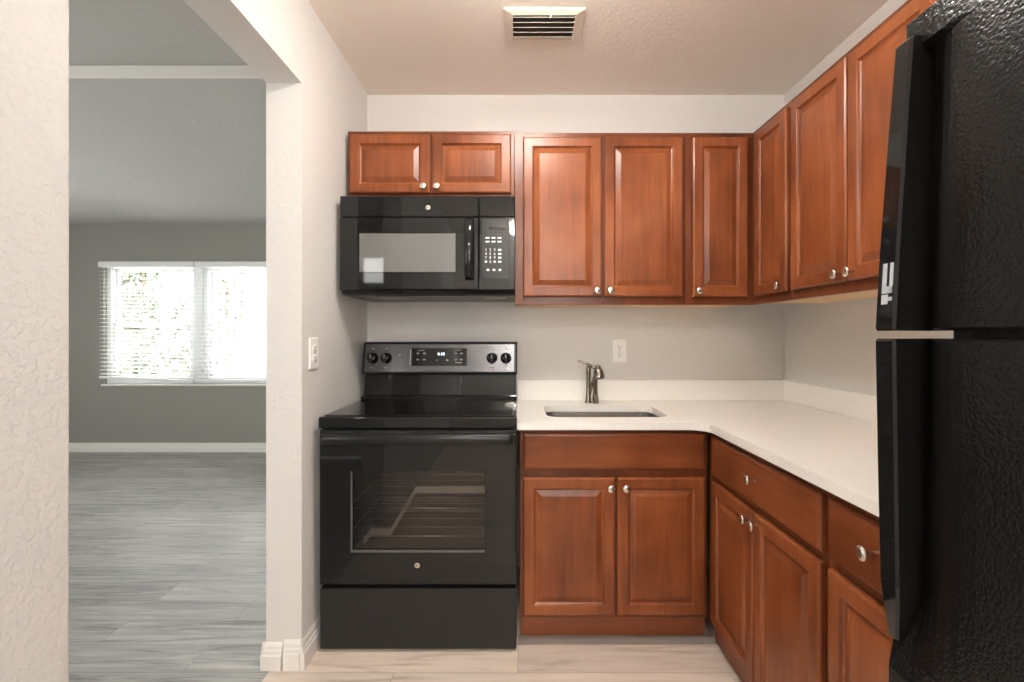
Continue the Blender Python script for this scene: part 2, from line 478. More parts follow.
window('window_1', WX0 + .003, WXM0, LYB + .035, WZ0 + .002, WZ1 - .002, 1.335)
window('window_2', WXM1, WX1 - .003, LYB + .035, WZ0 + .002, WZ1 - .002, 1.335)
struct('trim_2', MB().box(WXM0 + .002, WXM1 - .002, LYB + .02, LYB + .13, WZ0 + .002, WZ1 - .002, .004), M['vinyl'])   # mullion
struct('trim_3', MB().box(WX0 - .012, WX1 + .012, LYB - .022, LYB + .03, WZ0 - .018, WZ0 - .001, .004), M['trim'])     # sill
w3 = window('window_3', W3[0] + .003, W3[1] - .003, 0.0, W3[2] + .003, W3[3] - .003, 1.55)
w3.location = (W3[0] + W3[1], YF - .02, 0); w3.rotation_euler = (0, 0, PI)
w4 = window('window_4', LW[0] + .003, LW[1] - .003, 0.0, LW[2] + .003, LW[3] - .003, 1.335)
w4.location = (LXL - .02, 0, 0); w4.rotation_euler = (0, 0, PI / 2)
w5 = window('window_5', LF[0] + .003, LF[1] - .003, 0.0, LF[2] + .003, LF[3] - .003, 1.4)
w5.location = (LF[0] + LF[1], LYF - .02, 0); w5.rotation_euler = (0, 0, PI)
# front door of the living room, with a small lite high up
dr = MB().box(DX0 + .01, -1.69, LYF - .08, LYF - .035, .01, 2.15, .003).box(-1.41, DX1 - .01, LYF - .08, LYF - .035, .01, 2.15, .003) \
    .box(-1.69, -1.41, LYF - .08, LYF - .035, .01, 1.80, .003).box(-1.69, -1.41, LYF - .08, LYF - .035, 2.07, 2.15, .003).build('door_1', M['doorpaint'], None, 'structure')
MB().box(-1.69, -1.41, LYF - .06, LYF - .055, 1.80, 2.07).build('pane', M['pane'], dr)
MB().lathe([(.028, 0), (.028, .006), (.012, .01), (.012, .035), (.028, .045), (.03, .06), (.0, .068)], (-1.16, LYF - .035, .96), (0, 1, 0)).build('door_handle', M['nickel'], dr)

# blinds in the living-room window
def blind(x0, x1, zr0, zr1, label):
    t = thing('window_blind', label, 'blind', ((x0 + x1) / 2, LYB - .03, WZ0), 0, 'blinds in the living room window')
    o = t.location
    MB(o).box(x0, x1, LYB - .055, LYB - .005, 1.935, 1.992, .004).build('headrail', M['blind'], t)
    s = MB(o)
    n = 27; ztop = 1.915
    for i in range(n):
        f = (i + .5) / n
        za = ztop + (zr0 + .015 - ztop) * f; zb = ztop + (zr1 + .015 - ztop) * f
        ang = -math.atan2(zb - za, x1 - x0)
        R = Matrix.Rotation(ang, 3, 'Y') @ Matrix.Rotation(math.radians(9), 3, 'X')
        zc = (za + zb) / 2
        s.box(x0 + .012, x1 - .012, LYB - .052, LYB - .008, zc - .0013, zc + .0013, rot=R)
    s.build('slats', M['blind'], t)
    R = Matrix.Rotation(-math.atan2(zr1 - zr0, x1 - x0), 3, 'Y')
    zc = (zr0 + zr1) / 2
    MB(o).box(x0 + .008, x1 - .008, LYB - .054, LYB - .010, zc - .011, zc + .011, .004, rot=R).build('bottom_rail', M['blind'], t)
    for fx in (.14, .86):
        xx = x0 + (x1 - x0) * fx; zz = zr0 + (zr1 - zr0) * fx
        MB(o).tube([(xx, LYB - .0555, 1.936), (xx, LYB - .0555, zz)], .0016, 6).build('lift_cord', M['blind'], t)
blind(-4.362, -3.372, .790, .745, 'white slatted window blind whose bottom rail hangs crooked')
blind(-3.362, -2.34, .752, .750, 'white slatted window blind with a level bottom rail')

# garden outside the living-room window
struct('ground', MB().box(-14, 6, LYB + .16, 20, -.45, -.35), M['lawn'])
def leafy(x, y, h, r, n, label):
    t = thing('garden_tree', label, 'tree', (x, y, -.35), 0, 'trees outside the window')
    tr = MB(); tr.tube([(0, 0, 0), (.04, 0, h * .4), (-.02, .03, h * .75)], [.06, .045, .02], 8)
    for k in range(5):
        a = k * 1.3; tr.tube([(.02, 0, h * (.35 + .07 * k)), (r * .7 * math.cos(a), r * .7 * math.sin(a), h * (.55 + .08 * k))], [.025, .008], 6)
    tr.build('trunk', M['bark'], t)
    b = bmesh.new()
    for i in range(n):
        u = random.random() ** .5; a = random.random() * 2 * PI; zz = h * (.3 + .72 * random.random())
        rr = r * u * (1 - .5 * abs(zz / h - .6))
        p = Vector((rr * math.cos(a), rr * math.sin(a), zz))
        R = Euler((random.random() * 6, random.random() * 6, random.random() * 6)).to_matrix()
        s = .05 + .05 * random.random()
        vs = [b.verts.new(p + R @ Vector(q)) for q in ((-s, 0, 0), (-.2 * s, -.4 * s, .1 * s), (s, 0, 0), (-.2 * s, .4 * s, .1 * s))]
        b.faces.new(vs)
    m = MB(); m._take(b); m.build('leaves', M['leaf'], t)
leafy(-5.95, 7.0, 3.3, .26, 700, 'slim green tree nearest the left edge of the window')
leafy(-5.08, 6.25, 3.1, .20, 520, 'second slim green tree from the left edge of the window')
leafy(-5.25, 7.2, 2.15, .34, 420, 'low shrub behind the middle of the left window')
leafy(-5.30, 8.4, 3.5, .36, 260, 'thin leafy tree seen through the right half of the window')

# ------------------------------------------------------------------ cabinets
KNOB = [(.0056, 0), (.0050, .004), (.0050, .013), (.0085, .017), (.0150, .0205), (.0165, .0235), (.0150, .0265), (.0095, .0285), (.0, .0290)]
T = .019
def knob(x, z, parent, y=-T - .002):
    return MB().lathe(KNOB, (x, y, z), (0, -1, 0), 20).build('knob', M['nickel'], parent)
DOOR = [(0, T), (0, .007), (.0018, .0032), (.007, 0), (.0425, 0), (.044, .0012), (.0465, .0055), (.048, .0075), (.052, .0095)]
PANEL = [(.0505, .0115), (.052, .0098), (.055, .0090), (.0735, .0020), (.0765, .0013)]
def cab_door(root, x0, x1, z0, z1, kx=None, kz=None):
    d = MB().rings(x0, x1, z0, z1, DOOR, -T - .002, fill=False).build('door', M['woodZ'], root)
    MB().rings(x0, x1, z0, z1, PANEL, -T - .002).build('raised_panel', M['woodZ'], d)
    if kx is not None: knob(kx, kz, d)
    return d
def drawer_front(root, x0, x1, z0, z1, kx=None, kz=None, name='drawer'):
    d = MB().rings(x0, x1, z0, z1, [(0, T), (0, .008), (.002, .0045), (.006, .0015), (.012, 0)], -T - .002).build(name, M['woodX'], root)
    if kx is not None: knob(kx, kz, d)
    return d
def face_frame(root, w, z0, z1, stiles, rails):
    """stiles: (x0, x1) full height; rails: (x0, x1, z0, z1)"""
    m = MB()
    for a, b in stiles: m.box(a, b, 0, .019, z0, z1, .0012, 1)
    for a, b, c, d in rails: m.box(a, b, 0.0004, .019, c, d, .0012, 1)
    return m.build('face_frame', M['woodF'], root)
def upper(label, loc, rotz, w, h, d, doors, stiles, rails):
    """origin: left bottom of the face-frame front"""
    t = thing('wall_cabinet', label, 'cabinet', loc, rotz, 'cherry wall cabinets')
    MB().box(.002, w - .002, .0195, d, .024, h - .001).build('carcass', M['woodZ'], t)
    MB().box(.002, w - .002, .0195, d, .008, .0235).build('bottom_panel', M['tan'], t, label='unfinished pale wood underside')
    face_frame(t, w, 0, h, stiles, rails)
    for q in doors: cab_door(t, *q)
    return t
def lower(label, loc, rotz, w, d, doors, drawers, stiles, rails, side_toe=0):
    t = thing('base_cabinet', label, 'cabinet', loc, rotz, 'cherry base cabinets')
    MB().box(.002, .018, .0195, d, .088, .851).box(w - .018, w - .002, .0195, d, .088, .851).box(.018, w - .018, .0195, d, .088, .104).box(.018, w - .018, d - .008, d, .104, .851).build('carcass', M['woodZ'], t)
    MB().box(0.004, w - .002, .020, .036, .0035, .0875).build('toe_kick', M['toe'], t)
    face_frame(t, w, .088, .852, stiles, rails)
    for q in doors: cab_door(t, *q)
    for q in drawers: drawer_front(t, *q)
    return t

YU = 2.116                       # face frames of the back wall cabinets
ZU0, ZU1 = 1.367, 2.158
H = ZU1 - ZU0
du = YB - YU - .003
def xw(u, dlt=.00456): return (u - 518) * dlt
# over the microwave
x0 = -.782
wA = -.018 - x0; zA = 1.838; hA = ZU1 + .007 - zA
def rx(u): return xw(u) - x0
upper('short two-door cherry wall cabinet right above the black microwave', (x0, YU, zA), 0, wA, hA, du,
      [(rx(349.5), rx(430), .038, hA - .020, rx(424), .062), (rx(432), rx(511), .038, hA - .020, rx(437.5), .062)],
      [(0, .036), (wA - .036, wA)], [(.036, wA - .036, 0, .05), (.036, wA - .036, hA - .045, hA), (wA / 2 - .03, wA / 2 + .03, .05, hA - .045)])
# two tall doors over the sink
x0 = -.0165; wB = .7655 - x0
upper('tall two-door cherry wall cabinet above the sink and the wall outlet', (x0, YU, ZU0), 0, wB, H, du,
      [(rx(523), rx(602), .036, H - .026, rx(596.5), .062), (rx(604.5), rx(683), .036, H - .026, rx(610), .062)],
      [(0, .04), (wB - .04, wB)], [(.04, wB - .04, 0, .045), (.04, wB - .04, H - .045, H), (wB / 2 - .03, wB / 2 + .03, .045, H - .045)])
# narrow door into the corner
x0 = .7670; wC = 1.0806 - x0
upper('narrow one-door cherry wall cabinet on the back wall, tucked into the corner', (x0, YU, ZU0), 0, wC, H, du,
      [(rx(693), rx(748.5), .036, H - .026, rx(698), .062)],
      [(0, .032), (wC - .035, wC)], [(.032, wC - .035, 0, .045), (.032, wC - .035, H - .045, H)])
# right-hand run: local x runs from the corner towards the camera
XU = 1.081
dR = XR - XU - .003
def upper_right(label, ya, yb, doors):
    w = ya - yb
    return upper(label, (XU, ya, ZU0), -PI / 2, w, H, dR,
          [(ya - a, ya - b, .036, H - .026, (ya - k) if k else None, .062) for a, b, k in doors],
          [(0, .03), (w - .03, w)], [(.03, w - .03, 0, .045), (.03, w - .03, H - .045, H)] + ([(w / 2 - .03, w / 2 + .03, .045, H - .045)] if len(doors) > 1 else []))
upper_right('narrow one-door cherry wall cabinet on the right wall next to the corner', 2.1345, 1.811, [(2.070, 1.824, 1.853)])
upper_right('wide two-door cherry wall cabinet on the right wall beside the fridge', 1.810, 1.150, [(1.795, 1.489, 1.516), (1.484, 1.172, 1.457)])

# base cabinets
YC = 1.857
x0 = .008; w = .764 - x0
def rb(u): return (u - 518) * .00399 - x0
lower('two-door cherry base cabinet under the sink, with a plain panel above the doors', (x0, YC, 0), 0, w, YB - YC - .004,
      [(rb(523), rb(615.5), .105, .658, rb(610.5), .620), (rb(617.5), rb(706), .105, .658, rb(625.5), .620)],
      [(rb(523), rb(706), .688, .836, None, None, 'false_drawer_front')],
      [(0, .04), (w - .04, w)], [(.04, w - .04, .088, .12), (.04, w - .04, .65, .70), (.04, w - .04, .815, .852), (w / 2 - .03, w / 2 + .03, .12, .65)])
XF = .772
def lower_right(label, ya, yb, doors, drawers, mid):
    w = ya - yb
    st = .03
    return lower(label, (XF, ya, 0), -PI / 2, w, XR - XF - .004,
          [(ya - a, ya - b, .105, .660, ya - k, .628) for a, b, k in doors],
          [(ya - a, ya - b, .686, .832, ya - k, .765) for a, b, k in drawers],
          [(0, .06 if mid else st), (w - st, w)],
          [(st, w - st, .088, .12), (st, w - st, .65, .70), (st, w - st, .815, .852)] + ([(w / 2 - .0, w / 2 + .06, .12, .65)] if mid else []))
lower_right('cherry base cabinet on the right with one wide drawer over two doors', 1.855, 1.136, [(1.790, 1.474, 1.499), (1.470, 1.148, 1.443)], [(1.790, 1.148, 1.468)], True)
lower_right('narrow cherry base cabinet with one small drawer over one door, beside the fridge', 1.135, .805, [(1.121, .822, .847)], [(1.121, .822, .975)], False)

# ------------------------------------------------------------------ countertop, splash, sink, tap
CZ0, CZ1 = .8555, .885
XCF, YCF, YCE = .738, 1.802, .795
SINK = (.122, .640, 1.922, 2.232)
R = .07
inner = [(XCF - R + R * math.sin(a), YCF - R + R * math.cos(a)) for a in [PI / 2 * i / 8 for i in range(9)]]
# concave inner corner: the fillet bulges towards the corner
inner = [(XCF - R + R * math.sin(a), YCF - R + R * math.cos(a)) for a in [PI / 2 * i / 8 for i in range(9)]]
inner = [(XCF - R + R * math.sin(a), YCF - (R - R * math.cos(a))) for a in [PI / 2 * i / 8 for i in range(9)]]
outline = [(-.0035, YCF)] + inner + [(XCF, YCE), (XR - .002, YCE), (XR - .002, YB - .002), (-.0035, YB - .002)]
ct = MB((0.7, 2.1, CZ0)).prism(outline, [rrect(*SINK, .055)], CZ0, CZ1).build('countertop', M['quartz'])
ct.location = (0.7, 2.1, CZ0)
ct['label'] = 'white speckled stone countertop bent in an L around the corner'; ct['category'] = 'countertop'
b1 = MB((0.7, 2.42, CZ1)).box(-.0035, XR - .0215, YB - .0215, YB - .002, CZ1 + .0005, .992, .0015, 1).build('backsplash', M['quartz'])
b1.location = (0.7, 2.42, CZ1); b1['label'] = 'white stone splash strip along the back wall behind the tap'; b1['category'] = 'backsplash'
b2 = MB((1.39, 1.6, CZ1)).box(XR - .0205, XR - .002, YCE, YB - .002, CZ1 + .0005, .992, .0015, 1).build('backsplash', M['quartz'])
b2.location = (1.39, 1.6, CZ1); b2['label'] = 'white stone splash strip along the right wall'; b2['category'] = 'backsplash'
for o in (b1, b2): o['group'] = 'stone splash strips'

sx0, sx1, sy0, sy1 = SINK
t = thing('sink', 'stainless undermount sink sunk into the white countertop', 'sink', ((sx0 + sx1) / 2, (sy0 + sy1) / 2, .70))
off = t.location
def rz(x0, x1, y0, y1, r, z): return [(x, y, z) for x, y in rrect(x0, x1, y0, y1, r)]
e = .006
bs = MB(off).loft([rz(sx0 - .02, sx1 + .02, sy0 - .02, sy1 + .02, .07, .8545), rz(sx0 - e, sx1 + e, sy0 - e, sy1 + e, .06, .8540),
                   rz(sx0 - e, sx1 + e, sy0 - e, sy1 + e, .06, .846), rz(sx0 + .006, sx1 - .006, sy0 + .006, sy1 - .006, .055, .735),
                   rz(sx0 + .02, sx1 - .02, sy0 + .02, sy1 - .02, .05, .712), rz(sx0 + .045, sx1 - .045, sy0 + .045, sy1 - .045, .04, .704)], smooth=True, cap=False)
bb = bmesh.new(); bb.faces.new([bb.verts.new(p) for p in rz(sx0 + .045, sx1 - .045, sy0 + .045, sy1 - .045, .04, .704)]); bs._take(bb)
bs.build('basin', M['steel'], t)
MB(off).lathe([(.04, .7045), (.042, .7065), (.03, .7075), (.028, .7055), (.0, .7055)], ((sx0 + sx1) / 2, (sy0 + sy1) / 2, 0)).build('drain', M['nickel'], t)

t = thing('faucet', 'brushed nickel pull-out kitchen tap behind the sink', 'faucet', (.372, 2.315, CZ1))
off = t.location
fx, fy, fz = .368, 2.318, CZ1
MB(off).lathe([(.018, 0.0005), (.019, .004), (.0145, .010), (.0115, .05), (.0105, .11), (.0120, .150), (.0125, .172), (.0110, .184), (.0, .188)], (fx - .014, fy + .004, fz), (.015, 0, 1), 20).build('body', M['dnickel'], t)
# lever swings up and to the left, rooted on the spout
MB(off).tube([(fx + .014, fy - .040, fz + .176), (fx + .004, fy - .022, fz + .184), (fx - .012, fy - .006, fz + .194), (fx - .028, fy, fz + .203), (fx - .048, fy, fz + .208), (fx - .066, fy, fz + .213)], [.0075, .0085, .0085, .0065, .005, .0042], 10).build('lever', M['dnickel'], t)
# spout: a second leg leaning forward and bending towards the room, with a bell-shaped spray head
MB(off).tube([(fx + .022, fy - .006, fz + .0005), (fx + .020, fy - .012, fz + .06), (fx + .018, fy - .024, fz + .115), (fx + .017, fy - .045, fz + .165), (fx + .019, fy - .072, fz + .186), (fx + .020, fy - .092, fz + .184)], [.0165, .0120, .0110, .0110, .0125, .0145], 14).build('spout', M['dnickel'], t)
MB(off).tube([(fx - .008, fy + .002, fz + .04), (fx + .006, fy - .004, fz + .100), (fx + .016, fy - .022, fz + .138)], [.007, .0075, .008], 10).build('brace', M['dnickel'], t)
MB(off).lathe([(.0, .056), (.012, .054), (.020, .047), (.0245, .034), (.0262, .016), (.0268, .003), (.0262, 0), (.021, 0), (.019, .006), (.0, .006)], (fx + .023, fy - .108, fz + .132), (-.10, .22, 1), 22).build('spray_head', M['dnickel'], t)

# ------------------------------------------------------------------ range
XA, XB = -.768, -.005
t = thing('electric_range', 'black freestanding electric range between the wall and the base cabinets', 'range', ((XA + XB) / 2, 2.1, 0))
off = t.location
BY0 = 1.812
# hollow body so that the oven can be seen through the window
cav = (XA + .075, XB - .075, BY0, 2.30, .33, .76)
MB(off).box(XA, cav[0], BY0, 2.395, .035, .8675).box(cav[1], XB, BY0, 2.395, .035, .8675).box(cav[0], cav[1], BY0, 2.395, .035, cav[4]).box(cav[0], cav[1], BY0, 2.395, cav[5], .8675) \
    .box(cav[0], cav[1], 2.33, 2.395, cav[4], cav[5]).build('body', M['bsatin'], t)
ci = .004
MB(off).box(cav[0], cav[0] + ci, BY0 + .003, 2.329, cav[4], cav[5]).box(cav[1] - ci, cav[1], BY0 + .003, 2.329, cav[4], cav[5]).box(cav[0] + ci, cav[1] - ci, BY0 + .003, 2.329, cav[4], cav[4] + ci) \
    .box(cav[0] + ci, cav[1] - ci, BY0 + .003, 2.329, cav[5] - ci, cav[5]).box(cav[0] + ci, cav[1] - ci, 2.322, 2.329, cav[4] + ci, cav[5] - ci).build('oven_cavity', M['ovenin'], t)
for zr in (.424, .536):
    rk = MB(off)
    xa, xb, ya, yb = cav[0] + .01, cav[1] - .01, 1.84, 2.28
    rk.tube([(xa, ya, zr), (xb, ya, zr)], .0032, 8).tube([(xa, yb, zr), (xb, yb, zr)], .003, 8).tube([(xa, ya, zr), (xa, yb, zr)], .003, 8).tube([(xb, ya, zr), (xb, yb, zr)], .003, 8)
    for i in range(1, 5):
        yy = ya + (yb - ya) * i / 5
        rk.tube([(xa, yy, zr), (xb, yy, zr)], .0011, 6)
    rk.build('oven_rack', M['rack'], t)
el = [(-.655, 1.95, .352), (-.622, 1.95, .392), (-.540, 1.95, .392), (-.432, 1.95, .572), (-.10, 1.95, .572)]  # pale bent band inside the oven, not a known oven part
MB(off).loft([[(x, y, z - .015), (x, y + .008, z - .015), (x, y + .008, z + .015), (x, y, z + .015)] for x, y, z in el]).build('heat_shield', M['shield'], t)
for fxx in (XA + .05, XB - .05):
    for fyy in (1.86, 2.33):
        MB(off).lathe([(.018, .0), (.02, .004), (.02, .02), (.012, .024), (.012, .036)], (fxx, fyy, 0)).build('foot', M['bmatt'], t)
# drawer
MB(off).box(XA, XB - .001, 1.780, 1.811, .011, .247, .006, 3).build('storage_drawer', M['bsatin'], t)
# oven door, built round its window
W = (-.646, -.128, .389, .702)
DY0, DY1 = 1.778, 1.809
dm = MB(off).plate((XA + .001, XB - .002, .262, .861), W, DY0, DY1, .003)
door = dm.build('oven_door', M['bsatin'], t)
MB(off).plate((XA + .003, XB - .004, .268, .8445), W, DY0 - .003, DY0 - .0005, .0012).build('door_glass', M['black'], door)
MB(off).box(W[0] + .001, W[1] - .001, DY0 + .004, DY0 + .008, W[2] + .001, W[3] - .001).build('oven_window', M['ovenglass'], door)
MB(off).box(W[0], W[0] + .006, DY0 - .0038, DY0 + .003, W[2], W[3]).box(W[0] + .006, W[1], DY0 - .0038, DY0 + .003, W[2], W[2] + .008).build('window_edge', simple('window_edge_grey', (.09, .085, .08), .3), door)
# handle: a full-width rounded bar just under the top of the door
sec = []
for xx in (XA + .012, XA + .03, XB - .03, XB - .012):
    yy = 1.766 if xx in (XA + .012, XB - .012) else 1.7585
    sec.append([(xx, yy + .0110 * math.cos(a), .8290 + .0185 * math.sin(a)) for a in [2 * PI * k / 16 for k in range(16)]])
hm = MB(off).loft(sec, smooth=True)
for xx in (XA + .02, XB - .05): hm.box(xx, xx + .03, 1.760, 1.779, .818, .842, .004)
hm.build('door_handle', M['bsatin'], door)
vs = MB(off)
for a, b in ((-.735, -.64), (-.60, -.53), (-.50, -.40), (-.36, -.27), (-.24, -.15), (-.12, -.04)): vs.box(a, b, DY0 - .0006, DY0 + .002, .8485, .8545)
vs.build('door_vent', M['slot'], door)
def logo(cx, cz, y, r, parent, off):
    l = MB(off).lathe([(r, 0), (r, .0008), (r * .93, .0016), (r * .80, .0010), (r * .72, .0014), (.0, .0014)], (cx, y, cz), (0, -1, 0), 24).build('logo_badge', M['nickel'], parent)
    text('logo_letters', 'GE', r * .95, (cx, y - .0022, cz), (PI / 2, 0, 0), M['slot'], l, off)
logo(-.389, .339, DY0 - .003, .0105, door, off)
# cooktop
cm = MB(off).box(XA - .002, XB + .001, 1.774, 2.262, .8680, .9110, .0045, 3).build('cooktop', M['black'], t)
MB(off).box(XA + .012, XB - .014, 1.800, 2.235, .9110, .9145, .0015, 1).build('ceramic_glass', M['bglass'], cm)
# backguard: riser, lower panel leaning back, tilted control panel
def tilted(x0, x1, y0b, y0t, z0, z1, y1): return [[(x, y0b, z0), (x, y0t, z1), (x, y1, z1), (x, y1, z0)] for x in (x0, x1)]
bg = MB(off).loft(tilted(XA + .004, XB - .004, 2.290, 2.304, .930, 1.036, 2.395)).box(XA, XB, 2.240, 2.395, .9115, .929, .004).build('backguard', M['black'], t)
hs = [(2.262, 1.036), (2.258, 1.045), (2.284, 1.184), (2.292, 1.192), (2.395, 1.194), (2.395, 1.036)]
MB(off).loft([[(x, y + dy, z) for y, z in hs] for x, dy in ((XA - .001, .006), (XA + .006, 0), (XB - .006, 0), (XB + .001, .006))]).build('console', M['bsatin'], bg)
# console face is a plane from (2.258,1.045) to (2.284,1.184)
sl = (2.284 - 2.258) / (1.184 - 1.045)
def cy(z, d=0.0): return 2.258 + (z - 1.045) * sl - d
tilt = math.atan(sl)
MB(off).loft([[(x, cy(1.048, d), 1.048), (x, cy(1.182, d), 1.182), (x, cy(1.182, -.001), 1.182), (x, cy(1.048, -.001), 1.048)] for x, d in ((XA + .013, .0004), (XA + .014, .0015), (XB - .014, .0015), (XB - .013, .0004))]).build('control_panel', M['bmetal'], bg, label='dark brushed control panel')
def px(u): return (u - 518) * .00494
dz0, dz1 = 1.076, 1.162
dp = MB(off).loft([[(x, cy(dz0, .0024), dz0), (x, cy(dz1, .0024), dz1), (x, cy(dz1, .001), dz1), (x, cy(dz0, .001), dz0)] for x in (px(412), px(467))]).build('display', M['black'], bg)
rotp = (PI / 2 - tilt, 0, 0)
text('clock_digits', '4:18', .021, (px(441), cy(1.134, .003), 1.134), rotp, M['digit'], dp, off)
def marks(name, spots, wd, hh, mat, parent, d):
    for u, z in spots:
        x = px(u)
        MB(off).loft([[(xx, cy(z - hh / 2, d), z - hh / 2), (xx, cy(z + hh / 2, d), z + hh / 2), (xx, cy(z + hh / 2, d - .0006), z + hh / 2), (xx, cy(z - hh / 2, d - .0006), z - hh / 2)] for xx in (x - wd / 2, x + wd / 2)]).build(name, mat, parent)
for u in (418, 424.5, 456, 461.5):
    for z in (1.137, 1.107): marks('key', [(u, z)], .013, .007, M['greyprint'], dp, .003)
marks('key_caption', [(421, 1.152), (458, 1.152), (459, 1.092)], .034, .0025, M['greyprint'], dp, .003)
marks('key', [(437, 1.104)], .006, .006, M['greyprint'], dp, .003); marks('key', [(447.5, 1.104)], .010, .007, M['greyprint'], dp, .003)
marks('divider_line', [(410.5, 1.119)], .0022, .078, M['print'], bg, .0028)
for kx in (373, 386.5, 492, 506):
    zc = 1.114
    k = MB(off).lathe([(.0255, 0), (.0265, .004), (.0235, .008), (.0225, .022), (.0200, .026), (.0, .027)], (px(kx), cy(zc, .002), zc), (0, -math.cos(tilt), math.sin(tilt)), 28)
    k = k.build('control_knob', M['black'], bg)
    ya, yb = cy(zc, .036), cy(zc, .026)
    g = MB(off).box(px(kx) - .0048, px(kx) + .0048, -.006 + ya, .004 + ya, zc - .021, zc + .021, .003)
    g.build('grip', M['bmatt'], k)
    MB(off).box(px(kx) - .0012, px(kx) + .0012, ya - .0068, ya - .0058, zc + .004, zc + .018).build('pointer', M['print'], k)
marks('dial_mark', [(373, 1.160), (386.5, 1.160), (372, 1.067), (386, 1.067)], .012, .0035, M['greyprint'], bg, .0022)
marks('dial_mark', [(492, 1.160), (506, 1.160), (492, 1.067), (506, 1.067)], .012, .0035, M['greyprint'], bg, .0022)
marks('indicator_mark', [(399.5, 1.131)], .010, .008, M['greyprint'], bg, .0022)

# ------------------------------------------------------------------ microwave
XA, XB = -.772, -.012
t = thing('microwave', 'black over-the-range microwave hung under the short wall cabinet', 'microwave', ((XA + XB) / 2, 2.2, 1.40))
off = t.location
MY = 1.990
def mx_(u): return (u - 518) * .00433
def mz(v): return EYE + (335 - v) * .00433
# body with a bottom that slopes up to the wall
MB(off).loft([[(x, MY + .035, 1.425), (x, MY + .06, 1.403), (x, YB - .004, 1.403), (x, YB - .004, 1.832), (x, MY + .035, 1.832)] for x in (XA, XB)]).build('casing', M['bsatin'], t)
zt = mz(217); zb = mz(290)
MB(off).box(XA, mx_(479) - .001, MY + .002, MY + .034, zt + .001, 1.831, .005, 2).box(mx_(479), XB, MY + .002, MY + .034, zt + .001, 1.831, .005, 2).build('top_grille', M['black'], t)
# door round its window
wd = (mx_(359.5), mx_(455.5), mz(272), mz(233.5))
xd = mx_(479) - .001
md = MB(off).plate((XA, xd, zb, zt - .001), wd, MY, MY + .034, .004).build('door', M['black'], t)
MB(off).box(wd[0], wd[1], MY + .0005, MY + .02, wd[2], wd[3]).build('door_window', M['mwglass'], md, label='grey meshed window')
hx = mx_(469.5)
zs = [mz(280), mz(277), mz(262), mz(249), mz(236), mz(222), mz(219)]
ys = [MY - .004, MY - .022, MY - .034, MY - .038, MY - .034, MY - .022, MY - .004]
MB(off).loft([[(hx + .019 * math.cos(a), y + .011 * math.sin(a), z) for a in [2 * PI * k / 14 for k in range(14)]] for y, z in zip(ys, zs)], smooth=True).build('handle', M['black'], md)
logo(mx_(428), mz(207.5), MY + .0018, .0105, t, off)
cp = MB(off).box(mx_(479), XB, MY, MY + .034, zb, zt - .001, .004).build('control_panel', M['black'], t)
MB(off).box(mx_(482), mx_(509), MY - .0012, MY + .001, mz(278.5), mz(219), .001, 1).build('keypad_membrane', M['bsatin'], cp)
MB(off).box(mx_(489), mx_(505), MY - .0018, MY - .0008, mz(229.5), mz(225.5)).build('display', M['bglass'], cp)
def bar(name, u, v, w_, h_, mat=None):
    x, z = mx_(u), mz(v)
    MB(off).box(x - w_ / 2, x + w_ / 2, MY - .0020, MY - .0011, z - h_ / 2, z + h_ / 2, .0004, 1).build(name, mat or M['print'], cp)
for v in (238, 241.8):
    for u in (487.5, 493.5, 499.5): bar('key', u, v, .017, .0065)
for r_, v in enumerate((250, 254, 257.8, 261.8)):
    for c_, u in enumerate((486, 490.3, 494.7)):
        d = [['1', '2', '3'], ['4', '5', '6'], ['7', '8', '9'], [None, '0', None]][r_][c_]
        if d: text('key_digit', d, .016, (mx_(u), MY - .0018, mz(v)), (PI / 2, 0, 0), M['print'], cp, off)
        else: bar('key', u, v, .010, .008)
    bar('key', 499.8, v, .014, .008)
for u in (488, 494, 500): bar('key', u, 270, .012, .009)
# underside lip: grille, lamp cover
lip = lambda a, b, m, nm, z0=1.405, z1=zb - .002: MB(off).loft([[(x, MY + .012, z1), (x, MY + .030, z0), (x, MY + .060, z0), (x, MY + .034, z1)] for x in (a, b)]).build(nm, m, t)
lip(XA + .003, mx_(402), M['bsatin'], 'bottom_lip'); lip(mx_(402), mx_(465), M['slot'], 'vent_intake', 1.408); lip(mx_(465), XB - .003, M['bsatin'], 'bottom_lip')
MB(off).box(mx_(370), mx_(400), MY + .08, MY + .20, 1.3985, 1.403, .002).build('lamp_cover', M['steel'], t)
MB(off).box(mx_(482), mx_(505), MY + .08, MY + .20, 1.3985, 1.403, .002).build('lamp_cover', M['steel'], t)

# ------------------------------------------------------------------ refrigerator
t = thing('refrigerator', 'tall black pebbled top-freezer refrigerator at the end of the right counter', 'refrigerator', (1.0, .36, 0))
off = t.location
FY0, FY1 = -.02, .742
MB(off).box(.693, 1.385, FY0 + .004, FY1 - .006, .03, 1.735, .006).build('body', M['leather'], t)
for fxx in (.74, 1.34):
    for fyy in (.03, .68): MB(off).lathe([(.02, 0), (.02, .012), (.012, .016), (.012, .032)], (fxx, fyy, 0)).build('foot', M['bmatt'], t)
XBK = .683
def fdoor(z, xd, groove):
    """plan outline of a door at height z; groove = depth of the finger groove beside the handle"""
    g = groove
    return [(XBK, FY0, z), (xd + .012, FY0, z), (xd + .003, FY0 + .005, z), (xd, FY0 + .016, z), (xd, .30, z), (xd, .600, z), (xd + .03 * g, .622, z), (xd + .10 * g, .642, z), (xd + .24 * g, .660, z), (xd + .48 * g, .676, z), (xd + .78 * g, .690, z), (xd + g, .701, z),
            (xd + g, .708, z), (xd + g * .98, FY1 - .008, z), (xd + g * .98 + .006, FY1, z), (XBK, FY1, z)]
def fd(name, zs): return MB(off).loft([fdoor(z, x, g) for z, x, g in zs]).build(name, M['leather'], t)
ZG0, ZG1 = 1.2225, 1.2345
